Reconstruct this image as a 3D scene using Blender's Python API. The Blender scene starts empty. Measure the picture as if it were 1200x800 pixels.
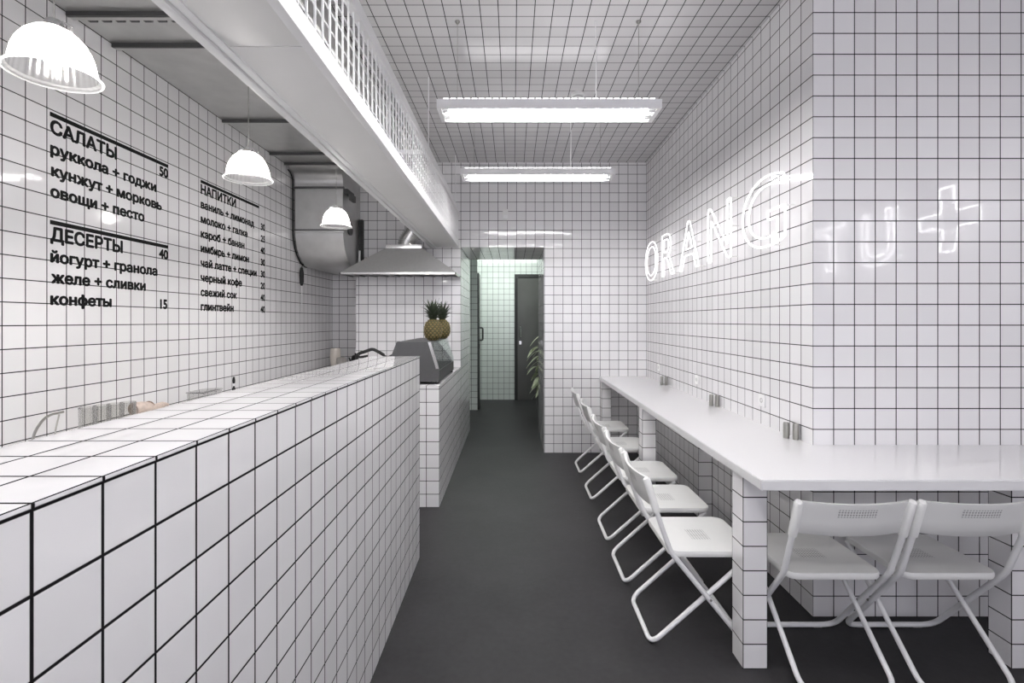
import bpy, bmesh, math, random
from mathutils import Vector, Matrix
from mathutils.geometry import delaunay_2d_cdt
random.seed(7)
PI = math.pi
SC = bpy.context.scene
COL = SC.collection

# ------------------------------------------------------------------ camera
CAM_H = 1.42
cam_d = bpy.data.cameras.new('camera')
cam = bpy.data.objects.new('camera', cam_d); COL.objects.link(cam)
cam.location = (0, 0, CAM_H); cam.rotation_euler = (PI/2, 0, 0)
cam_d.sensor_width = 36.0; cam_d.lens = 36.0*581.0/1200.0
cam_d.shift_x = -1.0/1200.0; cam_d.shift_y = -24.0/1200.0
cam_d.clip_start = 0.02
SC.camera = cam

# ------------------------------------------------------------------ world / exposure
w = bpy.data.worlds.new('daylight'); SC.world = w; w.use_nodes = True
bg = w.node_tree.nodes['Background']
bg.inputs[0].default_value = (0.93, 0.90, 1.0, 1); bg.inputs[1].default_value = 1.4
SC.view_settings.view_transform = 'Standard'; SC.view_settings.look = 'None'
SC.view_settings.gamma = 1.0; SC.view_settings.use_curve_mapping = False
SC.view_settings.exposure = 0.72
TUBE_POWER = 49.0        # emission of the fluorescent tubes
BULB_POWER = 450.0        # emission of the pendant bulbs
NEON_POWER = 0.72
NEON_BAY_POWER = 5.5     # front bay letters, boosted so their reflection shows in the pier tiles
CORRIDOR_POWER = 38.0
SC.cycles.max_bounces = 12; SC.cycles.diffuse_bounces = 6; SC.cycles.transparent_max_bounces = 16
SC.cycles.caustics_reflective = False; SC.cycles.caustics_refractive = False
SC.cycles.sample_clamp_indirect = 6.0

# ------------------------------------------------------------------ materials
def new_mat(name):
    m = bpy.data.materials.new(name); m.use_nodes = True
    nt = m.node_tree
    return m, nt, nt.nodes['Principled BSDF']

def mat(name, color, rough=0.5, metal=0.0, noise=0.0, nscale=30.0, bump=0.0, trans=0.0, ior=1.45, spec=0.5, coat=0.0):
    m, nt, b = new_mat(name)
    b.inputs['Base Color'].default_value = (*color, 1)
    b.inputs['Roughness'].default_value = rough
    b.inputs['Metallic'].default_value = metal
    b.inputs['Transmission Weight'].default_value = trans
    b.inputs['IOR'].default_value = ior
    b.inputs['Specular IOR Level'].default_value = spec
    b.inputs['Coat Weight'].default_value = coat
    if noise or bump:
        tc = nt.nodes.new('ShaderNodeTexCoord'); n = nt.nodes.new('ShaderNodeTexNoise')
        n.inputs['Scale'].default_value = nscale; n.inputs['Detail'].default_value = 5
        nt.links.new(tc.outputs['Object'], n.inputs['Vector'])
        if noise:
            mx = nt.nodes.new('ShaderNodeMix'); mx.data_type = 'RGBA'
            mx.inputs[6].default_value = (*[c*(1-noise) for c in color], 1)
            mx.inputs[7].default_value = (*[min(1, c*(1+noise)) for c in color], 1)
            nt.links.new(n.outputs[0], mx.inputs[0]); nt.links.new(mx.outputs[2], b.inputs['Base Color'])
        if bump:
            bp = nt.nodes.new('ShaderNodeBump'); bp.inputs['Strength'].default_value = bump; bp.inputs['Distance'].default_value = 0.002
            nt.links.new(n.outputs[0], bp.inputs['Height']); nt.links.new(bp.outputs[0], b.inputs['Normal'])
    return m

def emit(name, color, strength):
    m, nt, b = new_mat(name)
    b.inputs['Base Color'].default_value = (*color, 1)
    b.inputs['Emission Color'].default_value = (*color, 1)
    b.inputs['Emission Strength'].default_value = strength
    return m

def tile(name, phase=(0.04, 0.077, 0.0), color=(0.84, 0.83, 0.835), grout=(0.013, 0.012, 0.013), rough=0.05, joint=0.0041,
         tilt=0.006, pitch=0.1, local=False):
    """glazed square tiles with dark joints, laid on the three axes"""
    m, nt, b = new_mat(name); N = nt.nodes.new; L = nt.links.new
    geo = N('ShaderNodeNewGeometry')
    if local:
        tc = N('ShaderNodeTexCoord'); src = tc.outputs['Object']
    else:
        src = geo.outputs['Position']
    def vm(op, a, bb=None):
        n = N('ShaderNodeVectorMath'); n.operation = op
        for i, v in enumerate((a, bb)):
            if v is None: continue
            if isinstance(v, (tuple, list)): n.inputs[i].default_value = v
            else: L(v, n.inputs[i])
        return n.outputs['Value'] if op in ('LENGTH', 'DOT_PRODUCT') else n.outputs[0]
    def mt(op, a, bb=None, c=None):
        n = N('ShaderNodeMath'); n.operation = op
        for i, v in enumerate((a, bb, c)):
            if v is None: continue
            if isinstance(v, (int, float)): n.inputs[i].default_value = v
            else: L(v, n.inputs[i])
        return n.outputs[0]
    q = vm('MULTIPLY', vm('SUBTRACT', src, phase), (1/pitch,)*3)
    an = vm('ABSOLUTE', geo.outputs['True Normal'])
    fr = vm('FRACTION', q); fl = vm('FLOOR', q)
    sf = N('ShaderNodeSeparateXYZ'); L(fr, sf.inputs[0])
    sn = N('ShaderNodeSeparateXYZ'); L(an, sn.inputs[0])
    sl = N('ShaderNodeSeparateXYZ'); L(fl, sl.inputs[0])
    line = None; ids = []
    for k in range(3):
        f = sf.outputs[k]
        d = mt('MULTIPLY', mt('MINIMUM', f, mt('SUBTRACT', 1.0, f)), pitch)
        mr = N('ShaderNodeMapRange'); mr.interpolation_type = 'SMOOTHSTEP'
        L(d, mr.inputs[0]); mr.inputs[1].default_value = joint*0.40; mr.inputs[2].default_value = joint*0.72
        mr.inputs[3].default_value = 1.0; mr.inputs[4].default_value = 0.0
        keep = mt('LESS_THAN', sn.outputs[k], 0.7)
        v = mt('MULTIPLY', mr.outputs[0], keep)
        line = v if line is None else mt('MAXIMUM', line, v)
        ids.append(mt('MULTIPLY', sl.outputs[k], keep))
    cid = N('ShaderNodeCombineXYZ')
    for k in range(3): L(ids[k], cid.inputs[k])
    wn = N('ShaderNodeTexWhiteNoise'); wn.noise_dimensions = '3D'; L(vm('ADD', cid.outputs[0], an), wn.inputs['Vector'])
    # glaze varies a little from tile to tile
    mx0 = N('ShaderNodeMix'); mx0.data_type = 'RGBA'
    mx0.inputs[6].default_value = (*[c*0.955 for c in color], 1); mx0.inputs[7].default_value = (*[min(1, c*1.02) for c in color], 1)
    L(wn.outputs['Value'], mx0.inputs[0])
    mx = N('ShaderNodeMix'); mx.data_type = 'RGBA'
    L(line, mx.inputs[0]); L(mx0.outputs[2], mx.inputs[6]); mx.inputs[7].default_value = (*grout, 1)
    L(mx.outputs[2], b.inputs['Base Color'])
    rr = mt('MULTIPLY_ADD', line, 0.8-rough, rough); L(rr, b.inputs['Roughness'])
    L(mt('MULTIPLY_ADD', line, -0.68, 0.7), b.inputs['Specular IOR Level'])
    # joints are recessed, every tile sits at a slightly different tilt
    nz = N('ShaderNodeTexNoise'); nz.inputs['Scale'].default_value = 14.0; nz.inputs['Detail'].default_value = 1.0
    L(src, nz.inputs['Vector'])
    h = mt('ADD', mt('MULTIPLY', line, -1.0), mt('MULTIPLY', nz.outputs[0], 0.2))
    bp = N('ShaderNodeBump'); bp.inputs['Strength'].default_value = 0.45; bp.inputs['Distance'].default_value = 0.0012
    L(h, bp.inputs['Height'])
    t = vm('MULTIPLY', vm('SUBTRACT', wn.outputs['Color'], (0.5, 0.5, 0.5)), (tilt*2,)*3)
    L(vm('NORMALIZE', vm('ADD', bp.outputs[0], t)), b.inputs['Normal'])
    return m

def floor_mat():
    m, nt, b = new_mat('grey_epoxy'); N = nt.nodes.new; L = nt.links.new
    geo = N('ShaderNodeNewGeometry')
    n1 = N('ShaderNodeTexNoise'); n1.inputs['Scale'].default_value = 1.7; n1.inputs['Detail'].default_value = 8; n1.inputs['Roughness'].default_value = 0.65
    n2 = N('ShaderNodeTexNoise'); n2.inputs['Scale'].default_value = 34; n2.inputs['Detail'].default_value = 6
    for n in (n1, n2): L(geo.outputs['Position'], n.inputs['Vector'])
    ad = N('ShaderNodeMath'); ad.operation = 'MULTIPLY_ADD'; ad.inputs[1].default_value = 0.35
    L(n2.outputs[0], ad.inputs[0]); L(n1.outputs[0], ad.inputs[2])
    cr = N('ShaderNodeValToRGB'); e = cr.color_ramp.elements
    e[0].position = 0.42; e[0].color = (0.022, 0.0215, 0.0225, 1); e[1].position = 0.95; e[1].color = (0.040, 0.039, 0.041, 1)
    L(ad.outputs[0], cr.inputs[0]); L(cr.outputs[0], b.inputs['Base Color'])
    b.inputs['Roughness'].default_value = 0.45; b.inputs['Specular IOR Level'].default_value = 0.16
    bp = N('ShaderNodeBump'); bp.inputs['Strength'].default_value = 0.15; bp.inputs['Distance'].default_value = 0.002
    L(n2.outputs[0], bp.inputs['Height']); L(bp.outputs[0], b.inputs['Normal'])
    return m

def perforated(name, color, half, step, rad, axes=(0, 1), center=(0, 0)):
    """white plastic with a block of small round holes"""
    m, nt, b = new_mat(name); N = nt.nodes.new; L = nt.links.new
    tc = N('ShaderNodeTexCoord'); s = N('ShaderNodeSeparateXYZ'); L(tc.outputs['Object'], s.inputs[0])
    def mt(op, a, bb=None):
        n = N('ShaderNodeMath'); n.operation = op
        for i, v in enumerate((a, bb)):
            if v is None: continue
            if isinstance(v, (int, float)): n.inputs[i].default_value = v
            else: L(v, n.inputs[i])
        return n.outputs[0]
    inside = None; r2 = None
    for k in range(2):
        c = mt('SUBTRACT', s.outputs[axes[k]], center[k])
        ins = mt('LESS_THAN', mt('ABSOLUTE', c), half[k])
        inside = ins if inside is None else mt('MULTIPLY', inside, ins)
        f = mt('SUBTRACT', mt('FRACT', mt('DIVIDE', c, step)), 0.5)
        sq = mt('MULTIPLY', f, f); r2 = sq if r2 is None else mt('ADD', r2, sq)
    hole = mt('MULTIPLY', mt('LESS_THAN', r2, (rad/step)**2), inside)
    mx = N('ShaderNodeMix'); mx.data_type = 'RGBA'; L(hole, mx.inputs[0])
    mx.inputs[6].default_value = (*color, 1); mx.inputs[7].default_value = (0.36, 0.36, 0.35, 1)
    L(mx.outputs[2], b.inputs['Base Color']); b.inputs['Roughness'].default_value = 0.38
    return m

M = {}
M['tile'] = tile('white_glazed_tile')
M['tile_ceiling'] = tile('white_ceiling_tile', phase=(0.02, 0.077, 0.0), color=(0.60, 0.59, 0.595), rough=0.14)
M['tile_leg'] = tile('white_tile_local', phase=(0.0, 0.0, 0.0), local=True, joint=0.0042)
M['tile_counter'] = tile('white_counter_tile', joint=0.0046)
M['tile_green'] = tile('corridor_tile', color=(0.74, 0.78, 0.75), rough=0.16)
M['floor'] = floor_mat()
M['white_top'] = mat('white_worktop', (0.77, 0.765, 0.77), 0.12, coat=0.3)
M['white_metal'] = mat('white_painted_metal', (0.82, 0.82, 0.82), 0.32)
M['white_paint'] = mat('white_paint', (0.85, 0.85, 0.86), 0.4)
M['sheet'] = mat('white_sheet', (0.80, 0.795, 0.78), 0.42, noise=0.03, nscale=6)
M['galv'] = mat('galvanised_steel', (0.64, 0.64, 0.63), 0.33, 0.85, noise=0.14, nscale=9)
M['galv_dark'] = mat('dark_steel_flange', (0.10, 0.10, 0.10), 0.45, 0.6)
M['hood'] = mat('brushed_steel', (0.42, 0.42, 0.415), 0.38, 0.4, noise=0.08, nscale=40)
M['hood_edge'] = mat('polished_steel', (0.72, 0.72, 0.71), 0.22, 1.0)
M['flex'] = mat('flexible_aluminium', (0.75, 0.75, 0.74), 0.25, 1.0)
M['black'] = mat('black_rubber', (0.012, 0.012, 0.012), 0.5)
M['ink'] = mat('black_vinyl', (0.006, 0.006, 0.006), 0.6, spec=0.12)
M['grey_steel'] = mat('grey_steel_case', (0.105, 0.105, 0.107), 0.42, 0.55, noise=0.06, nscale=30)
M['dark_door'] = mat('dark_metal_door', (0.11, 0.11, 0.105), 0.3, 0.3, noise=0.2, nscale=3)
M['dark_frame'] = mat('dark_metal_frame', (0.03, 0.03, 0.03), 0.4, 0.3)
M['steel'] = mat('satin_steel', (0.36, 0.355, 0.33), 0.3, 0.9)
M['socket'] = mat('white_plastic', (0.80, 0.80, 0.79), 0.35)
M['socket_dark'] = mat('socket_recess', (0.5, 0.5, 0.49), 0.6)
M['ceramic'] = mat('cream_ceramic', (0.66, 0.61, 0.55), 0.35)
M['stoneware'] = mat('grey_stoneware', (0.33, 0.31, 0.29), 0.45)
M['kraft'] = mat('beige_cloth', (0.60, 0.50, 0.44), 0.9, noise=0.35, nscale=60, bump=0.6)
M['twine'] = mat('brown_twine', (0.22, 0.14, 0.10), 0.9)
M['pine'] = mat('pineapple_skin', (0.055, 0.055, 0.02), 0.7, noise=0.4, nscale=40)
M['pine_eye'] = mat('pineapple_eyes', (0.17, 0.12, 0.04), 0.6, noise=0.4, nscale=25)
M['crown'] = mat('pineapple_leaves', (0.055, 0.07, 0.045), 0.6, noise=0.5, nscale=30)
M['leaf'] = mat('variegated_leaf', (0.55, 0.60, 0.42), 0.45, noise=0.4, nscale=22)
M['stem'] = mat('plant_stem', (0.12, 0.14, 0.06), 0.7)
M['soil'] = mat('potting_soil', (0.05, 0.035, 0.025), 0.95, bump=1.0, nscale=60)
M['pot'] = mat('dark_pot', (0.07, 0.07, 0.07), 0.5)
M['seat'] = perforated('chair_seat_plastic', (0.82, 0.82, 0.80), (0.054, 0.042), 0.012, 0.0036)
M['back'] = perforated('chair_back_plastic', (0.82, 0.82, 0.80), (0.075, 0.016), 0.0105, 0.0036, axes=(0, 2), center=(0, 0.703))
M['tube_lamp'] = emit('fluorescent_tube', (1.0, 0.985, 0.99), TUBE_POWER)
M['slot'] = emit('uplight_slot', (1.0, 0.99, 1.0), 1.6)
M['bulb'] = emit('lamp_bulb', (1.0, 0.97, 0.93), BULB_POWER)
M['neon'] = emit('white_neon', (1.0, 0.985, 1.0), NEON_POWER)
M['neon_bay'] = emit('white_neon_bay', (1.0, 0.985, 1.0), NEON_BAY_POWER)
M['corridor_lamp'] = emit('corridor_lamp', (0.93, 1.0, 0.95), CORRIDOR_POWER)
M['reflector'] = mat('lamp_reflector', (0.88, 0.88, 0.89), 0.25)

def glass(name, tint, mixf, rough=0.03):
    m = bpy.data.materials.new(name); m.use_nodes = True; nt = m.node_tree; nt.nodes.clear()
    o = nt.nodes.new('ShaderNodeOutputMaterial'); t = nt.nodes.new('ShaderNodeBsdfTransparent'); g = nt.nodes.new('ShaderNodeBsdfGlossy')
    t.inputs[0].default_value = (*tint, 1); g.inputs['Roughness'].default_value = rough
    lw = nt.nodes.new('ShaderNodeLayerWeight'); lw.inputs[0].default_value = mixf
    mx = nt.nodes.new('ShaderNodeMixShader')
    nt.links.new(lw.outputs['Facing'], mx.inputs[0]); nt.links.new(t.outputs[0], mx.inputs[1]); nt.links.new(g.outputs[0], mx.inputs[2])
    nt.links.new(mx.outputs[0], o.inputs[0])
    return m
M['glass'] = glass('clear_glass', (0.90, 0.90, 0.89), 0.4)
M['pane'] = glass('window_glass', (0.96, 0.97, 0.97), 0.12)
M['display_glass'] = glass('display_glass', (0.93, 0.95, 0.95), 0.15)

def shade_mat():
    m = bpy.data.materials.new('prismatic_glass'); m.use_nodes = True; nt = m.node_tree; nt.nodes.clear(); N = nt.nodes.new
    o = N('ShaderNodeOutputMaterial'); tl = N('ShaderNodeBsdfTranslucent'); tl.inputs[0].default_value = (0.95, 0.95, 0.95, 1)
    tr = N('ShaderNodeBsdfTransparent'); tr.inputs[0].default_value = (0.95, 0.95, 0.95, 1)
    g = N('ShaderNodeBsdfGlossy'); g.inputs['Roughness'].default_value = 0.1
    m1 = N('ShaderNodeMixShader'); m1.inputs[0].default_value = 0.25
    nt.links.new(tl.outputs[0], m1.inputs[1]); nt.links.new(tr.outputs[0], m1.inputs[2])
    lw = N('ShaderNodeLayerWeight'); lw.inputs[0].default_value = 0.25
    m2 = N('ShaderNodeMixShader'); nt.links.new(lw.outputs['Facing'], m2.inputs[0])
    nt.links.new(m1.outputs[0], m2.inputs[1]); nt.links.new(g.outputs[0], m2.inputs[2]); nt.links.new(m2.outputs[0], o.inputs[0])
    return m
M['shade'] = shade_mat()

# ------------------------------------------------------------------ mesh helpers
class MB:
    def __init__(self): self.bm = bmesh.new(); self.slot = 0
    def face(self, vs):
        try:
            f = self.bm.faces.new(vs); f.material_index = self.slot; return f
        except ValueError: return None
    def box(self, a, b, bev=0.0):
        (x0, y0, z0), (x1, y1, z1) = a, b
        v = [self.bm.verts.new(p) for p in ((x0,y0,z0),(x1,y0,z0),(x1,y1,z0),(x0,y1,z0),(x0,y0,z1),(x1,y0,z1),(x1,y1,z1),(x0,y1,z1))]
        fs = [self.face([v[i] for i in q]) for q in ((3,2,1,0),(4,5,6,7),(0,1,5,4),(1,2,6,5),(2,3,7,6),(3,0,4,7))]
        if bev:
            es = list({e for f in fs for e in f.edges})
            bmesh.ops.bevel(self.bm, geom=es, offset=bev, segments=2, affect='EDGES', profile=0.7)
        return self
    def prism(self, poly, axis, a, b):
        """extrude a 2-D polygon along an axis; poly is in the other two axes, in x,y,z order"""
        def P(u, v, w):
            return {'x': (w, u, v), 'y': (u, w, v), 'z': (u, v, w)}[axis]
        r0 = [self.bm.verts.new(P(u, v, a)) for u, v in poly]; r1 = [self.bm.verts.new(P(u, v, b)) for u, v in poly]
        n = len(poly)
        self.face(r0[::-1]); self.face(r1)
        for i in range(n): self.face([r0[i], r0[(i+1) % n], r1[(i+1) % n], r1[i]])
        return self
    def hexa(self, p):
        v = [self.bm.verts.new(q) for q in p]
        for q in ((3,2,1,0),(4,5,6,7),(0,1,5,4),(1,2,6,5),(2,3,7,6),(3,0,4,7)): self.face([v[i] for i in q])
        return self
    def tube(self, pts, r, seg=10, closed=False, cap=True):
        pts = [Vector(p) for p in pts]; n = len(pts)
        rad = r if isinstance(r, (list, tuple)) else [r]*n
        rings = []; prev_t = None; u = None
        for i, p in enumerate(pts):
            if closed: t = pts[(i+1) % n]-pts[i-1]
            else: t = pts[min(i+1, n-1)]-pts[max(i-1, 0)]
            t.normalize()
            if u is None:
                u = t.orthogonal().normalized()
            else:
                u = (prev_t.rotation_difference(t) @ u); u = (u-t*u.dot(t)).normalized()
            prev_t = t; w_ = t.cross(u)
            rings.append([self.bm.verts.new(p+(u*math.cos(a)+w_*math.sin(a))*rad[i]) for a in (2*PI*k/seg for k in range(seg))])
        m = n if closed else n-1
        for i in range(m):
            a, b = rings[i], rings[(i+1) % n]
            off = 0
            if closed and i == n-1:   # align the last ring with the first
                off = min(range(seg), key=lambda s: (a[0].co-b[s].co).length)
            for k in range(seg): self.face([a[k], a[(k+1) % seg], b[(k+1+off) % seg], b[(k+off) % seg]])
        if cap and not closed: self.face(rings[0][::-1]); self.face(rings[-1])
        return self
    def lathe(self, prof, c=(0, 0, 0), seg=32, ripple=0.0, nrip=0, M4=None):
        rings = []
        for r, z in prof:
            ring = []
            for k in range(seg):
                a = 2*PI*k/seg; rr = r*(1+ripple*math.cos(a*nrip)) if ripple else r
                p = Vector((rr*math.cos(a), rr*math.sin(a), z))
                if M4 is not None: p = M4 @ p
                ring.append(self.bm.verts.new(p+Vector(c)))
            rings.append(ring)
        for a, b in zip(rings, rings[1:]):
            for k in range(seg): self.face([a[k], a[(k+1) % seg], b[(k+1) % seg], b[k]])
        if prof[0][0] > 1e-4 and prof[0][0] < 0: pass
        self.rings = rings
        return self
    def caps(self):
        self.face(self.rings[0][::-1]); self.face(self.rings[-1]); return self
    def done(self, name, m, parent=None, smooth=True, loc=None, dbl=True, norm=True):
        if dbl: bmesh.ops.remove_doubles(self.bm, verts=self.bm.verts, dist=1e-5)
        if norm: bmesh.ops.recalc_face_normals(self.bm, faces=self.bm.faces)
        me = bpy.data.meshes.new(name); self.bm.to_mesh(me); self.bm.free()
        for mm in (m if isinstance(m, (list, tuple)) else [m]): me.materials.append(mm)
        if smooth:
            me.polygons.foreach_set('use_smooth', [True]*len(me.polygons))
            try: me.set_sharp_from_angle(angle=math.radians(38))
            except Exception: pass
        o = bpy.data.objects.new(name, me); COL.objects.link(o)
        if parent is not None: o.parent = parent
        if loc is not None: o.location = loc
        return o

def fillet(pts, r, n=6):
    """round the inner corners of a polyline"""
    P = [Vector(p) for p in pts]; out = [P[0]]
    for i in range(1, len(P)-1):
        a, b, c = P[i-1], P[i], P[i+1]
        da = (a-b); dc = (c-b); rr = min(r, da.length*0.48, dc.length*0.48)
        s = b+da.normalized()*rr; e = b+dc.normalized()*rr
        for k in range(n+1):
            t = k/n; out.append(s*(1-t)**2+b*2*t*(1-t)+e*t*t)
    out.append(P[-1]); return out

def tag(o, label, cat, group=None, kind=None):
    o['label'] = label; o['category'] = cat
    if group: o['group'] = group
    if kind: o['kind'] = kind
    return o
def thing(name, label, cat, loc=(0, 0, 0), rz=0.0, group=None):
    o = bpy.data.objects.new(name, None); COL.objects.link(o); o.location = loc; o.rotation_euler = (0, 0, rz)
    o.empty_display_size = 0.1
    return tag(o, label, cat, group)
def struct(o, label=None, cat=None):
    o['kind'] = 'structure'
    if label: o['label'] = label
    if cat: o['category'] = cat
    return o
def kids(o): return [c for c in bpy.data.objects if c.parent == o]
def dup(o, parent=None):
    c = o.copy(); COL.objects.link(c)
    if parent is not None: c.parent = parent
    for ch in kids(o): dup(ch, c)
    return c

def text_loops(body, res=4):
    """closed outlines of a run of letters, as lists of 2-D points in the face's own units"""
    c = bpy.data.curves.new('t', 'FONT'); c.body = body; c.resolution_u = res; c.fill_mode = 'NONE'
    o = bpy.data.objects.new('t', c); COL.objects.link(o)
    dg = bpy.context.evaluated_depsgraph_get(); dg.update()
    me = bpy.data.meshes.new_from_object(o.evaluated_get(dg))
    bpy.data.objects.remove(o); bpy.data.curves.remove(c)
    adj = {}
    for e in me.edges:
        a, b = e.vertices; adj.setdefault(a, []).append(b); adj.setdefault(b, []).append(a)
    co = [(v.co.x, v.co.y) for v in me.vertices]; bpy.data.meshes.remove(me)
    loops = []; seen = set()
    for v in sorted(adj):
        if v in seen: continue
        # outlines are stored in order: walk from the first vertex towards the next one
        lp = [v]; seen.add(v); cur = v
        while True:
            nx = sorted(u for u in adj[cur] if u not in seen)
            if not nx: break
            cur = nx[0]; seen.add(cur); lp.append(cur)
        if len(lp) > 2: loops.append([co[k] for k in lp])
    return loops
def area(lp): return 0.5*sum(lp[k-1][0]*lp[k][1]-lp[k][0]*lp[k-1][1] for k in range(len(lp)))
def winding(p, lp):
    w_ = 0
    for k in range(len(lp)):
        (x0, y0), (x1, y1) = lp[k-1], lp[k]
        if (y0 > p[1]) != (y1 > p[1]) and p[0] < (x1-x0)*(p[1]-y0)/(y1-y0)+x0: w_ += 1 if y1 > y0 else -1
    return w_
def text_tris(body, res=4):
    """points and triangles that fill the letters; outlines may cross themselves, so fill by winding number"""
    loops = text_loops(body, res); vs = []; es = []
    for l in loops:
        n0 = len(vs); vs += [Vector(p) for p in l]; es += [(n0+k, n0+(k+1) % len(l)) for k in range(len(l))]
    v2, _e, f2, *_r = delaunay_2d_cdt(vs, es, [], 0, 1e-6)
    pts = [(v.x, v.y) for v in v2]; tris = []
    boxes = [(min(p[0] for p in l), max(p[0] for p in l)) for l in loops]
    for f in f2:
        c = (sum(pts[k][0] for k in f)/len(f), sum(pts[k][1] for k in f)/len(f))
        if sum(winding(c, l) for l, b_ in zip(loops, boxes) if b_[0] <= c[0] <= b_[1]) != 0: tris.append(list(f))
    return pts, tris
CAPH = max(p[1] for l in text_loops('\u041d') for p in l)

# ================================================================== SETTING
XL, XR, XF = -2.14, 1.44, 2.68       # left wall, right wall, right wall of the front bay
YB, YP, YFRONT = 5.34, 2.38, -1.7    # back wall, pier face, shop front
HC = 3.125
HC2 = 2.66

b = MB(); b.box((-2.3, -1.9, -0.1), (2.9, 9.2, 0.0))
struct(b.done('floor', M['floor'], smooth=False), 'dark grey seamless resin floor', 'floor')
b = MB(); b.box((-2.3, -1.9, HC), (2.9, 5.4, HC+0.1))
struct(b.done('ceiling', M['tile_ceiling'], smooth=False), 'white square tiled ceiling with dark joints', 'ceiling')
b = MB(); b.box((XL-0.12, -1.9, 0), (XL, 6.0, HC))
struct(b.done('wall_left', M['tile'], smooth=False), 'white tiled left wall carrying the black menu lettering', 'wall')
b = MB(); b.box((XR, YP, 0), (XF+0.12, YB+0.0, HC))
struct(b.done('wall_right', M['tile'], smooth=False), 'white tiled right wall and pier carrying the neon letters', 'wall')
b = MB(); b.box((XF, -1.9, 0), (XF+0.12, YP, HC))
struct(b.done('wall_front_right', M['tile'], smooth=False), 'white tiled side wall of the front bay', 'wall')
b = MB()
DX0, DX1, DH = -0.56, 0.335, 2.215
b.box((DX1, YB, 0), (XF, 6.5, HC)); b.box((DX0, YB, DH), (DX1, 6.42, HC))
struct(b.done('wall_back', M['tile'], smooth=False), 'white tiled back wall with an open doorway', 'wall')
b = MB(); b.box((-1.69, YB, 0), (DX0, 6.45, HC))
struct(b.done('wall_kitchen', M['tile'], smooth=False), 'white tiled wall behind the extractor hood', 'wall')
b = MB(); b.box((XL, 5.88, 0), (-1.69, 6.45, HC))
struct(b.done('wall_recess', M['tile'], smooth=False), 'tiled end wall of the recess below the rounded duct', 'wall')
b = MB(); b.box((XR-0.1, 3.58, 0), (XR, YB, 0.784))
struct(b.done('trim_1', M['tile'], smooth=False), 'tiled boxing along the right wall under the white worktop', 'wall boxing')
# shop front behind the camera
b = MB()
b.box((XL, YFRONT-0.12, 0), (XF, YFRONT, 0.25)); b.box((XL, YFRONT-0.12, 2.95), (XF, YFRONT, HC))
b.box((XL, YFRONT-0.12, 0.25), (XL+0.2, YFRONT, 2.95)); b.box((XF-0.2, YFRONT-0.12, 0.25), (XF, YFRONT, 2.95))
struct(b.done('wall_front', M['tile'], smooth=False), 'white tiled wall around the shop window', 'wall')
b = MB()
for x in (XL+0.2, -0.55, 1.05, XF-0.26): b.box((x, YFRONT-0.09, 0.25), (x+0.06, YFRONT-0.03, 2.95))
for z in (0.25, 2.89): b.box((XL+0.2, YFRONT-0.09, z), (XF-0.2, YFRONT-0.03, z+0.06))
wf = struct(b.done('window_1', M['dark_frame'], smooth=False), 'dark framed shop window', 'window')
b = MB(); b.box((XL+0.2, YFRONT-0.065, 0.28), (XF-0.2, YFRONT-0.06, 2.92)); b.done('pane', M['pane'], wf, smooth=False)

# corridor behind the doorway
b = MB()
b.box((-1.6, 6.45, 0), (-1.5, 9.1, HC2)); b.box((1.5, 6.5, 0), (1.6, 9.1, HC2)); b.box((-1.5, 7.9, 0), (-0.565, 8.0, HC2))
b.box((-1.5, 8.94, 0), (0.05, 9.1, HC2)); b.box((0.64, 8.94, 0), (1.5, 9.1, HC2)); b.box((0.05, 8.94, 2.235), (0.64, 9.1, HC2)); b.box((0.05, 9.0, 0), (0.64, 9.1, 2.235))  # last box added behind the door leaf to stop light leaking in
struct(b.done('wall_corridor', M['tile_green'], smooth=False), 'pale green tinted tiled walls of the back corridor', 'wall')
b = MB(); b.box((-1.6, 6.42, HC2), (1.6, 9.1, HC2+0.1))
struct(b.done('ceiling_corridor', M['white_paint'], smooth=False), 'white corridor ceiling', 'ceiling')
b = MB()
b.box((0.03, 8.90, 0), (0.085, 8.99, 2.26)); b.box((0.605, 8.90, 0), (0.66, 8.99, 2.26)); b.box((0.085, 8.90, 2.205), (0.605, 8.99, 2.26))
d1 = struct(b.done('door_1', M['dark_frame'], smooth=False), 'dark metal door at the end of the corridor', 'door')
b = MB(); b.box((0.08, 8.93, 0.002), (0.61, 8.97, 2.21)); b.done('door_leaf', M['dark_door'], d1, smooth=False)
b = MB(); b.tube(fillet([(0.135, 8.93, 1.12), (0.135, 8.88, 1.12), (0.135, 8.88, 1.32), (0.135, 8.93, 1.32)], 0.02), 0.011, 8)
b.box((0.115, 8.922, 1.0), (0.155, 8.932, 1.06)); b.done('door_handle', M['hood_edge'], d1)
b = MB(); b.box((-0.565, 7.92, 0.01), (-0.545, 8.34, 2.19))
d2 = struct(b.done('door_2', M['dark_frame'], smooth=False), 'dark corridor door standing open edge-on', 'door')
b = MB(); b.tube(fillet([(-0.545, 8.0, 1.11), (-0.485, 8.0, 1.11), (-0.485, 8.0, 1.31), (-0.545, 8.0, 1.31)], 0.03), 0.014, 8)
b.box((-0.547, 7.96, 0.98), (-0.53, 8.04, 1.05)); b.done('door_handle', M['galv_dark'], d2)
t = thing('corridor_light', 'corridor ceiling light strip hidden above the doorway', 'ceiling light', (-0.1, 8.15, HC2))
b = MB(); b.box((-0.6, -0.06, -0.04), (0.6, 0.06, 0.0)); b.done('housing', M['white_metal'], t)
b = MB(); b.box((-0.58, -0.045, -0.055), (0.58, 0.045, -0.04)); b.done('diffuser', M['corridor_lamp'], t)

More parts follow.
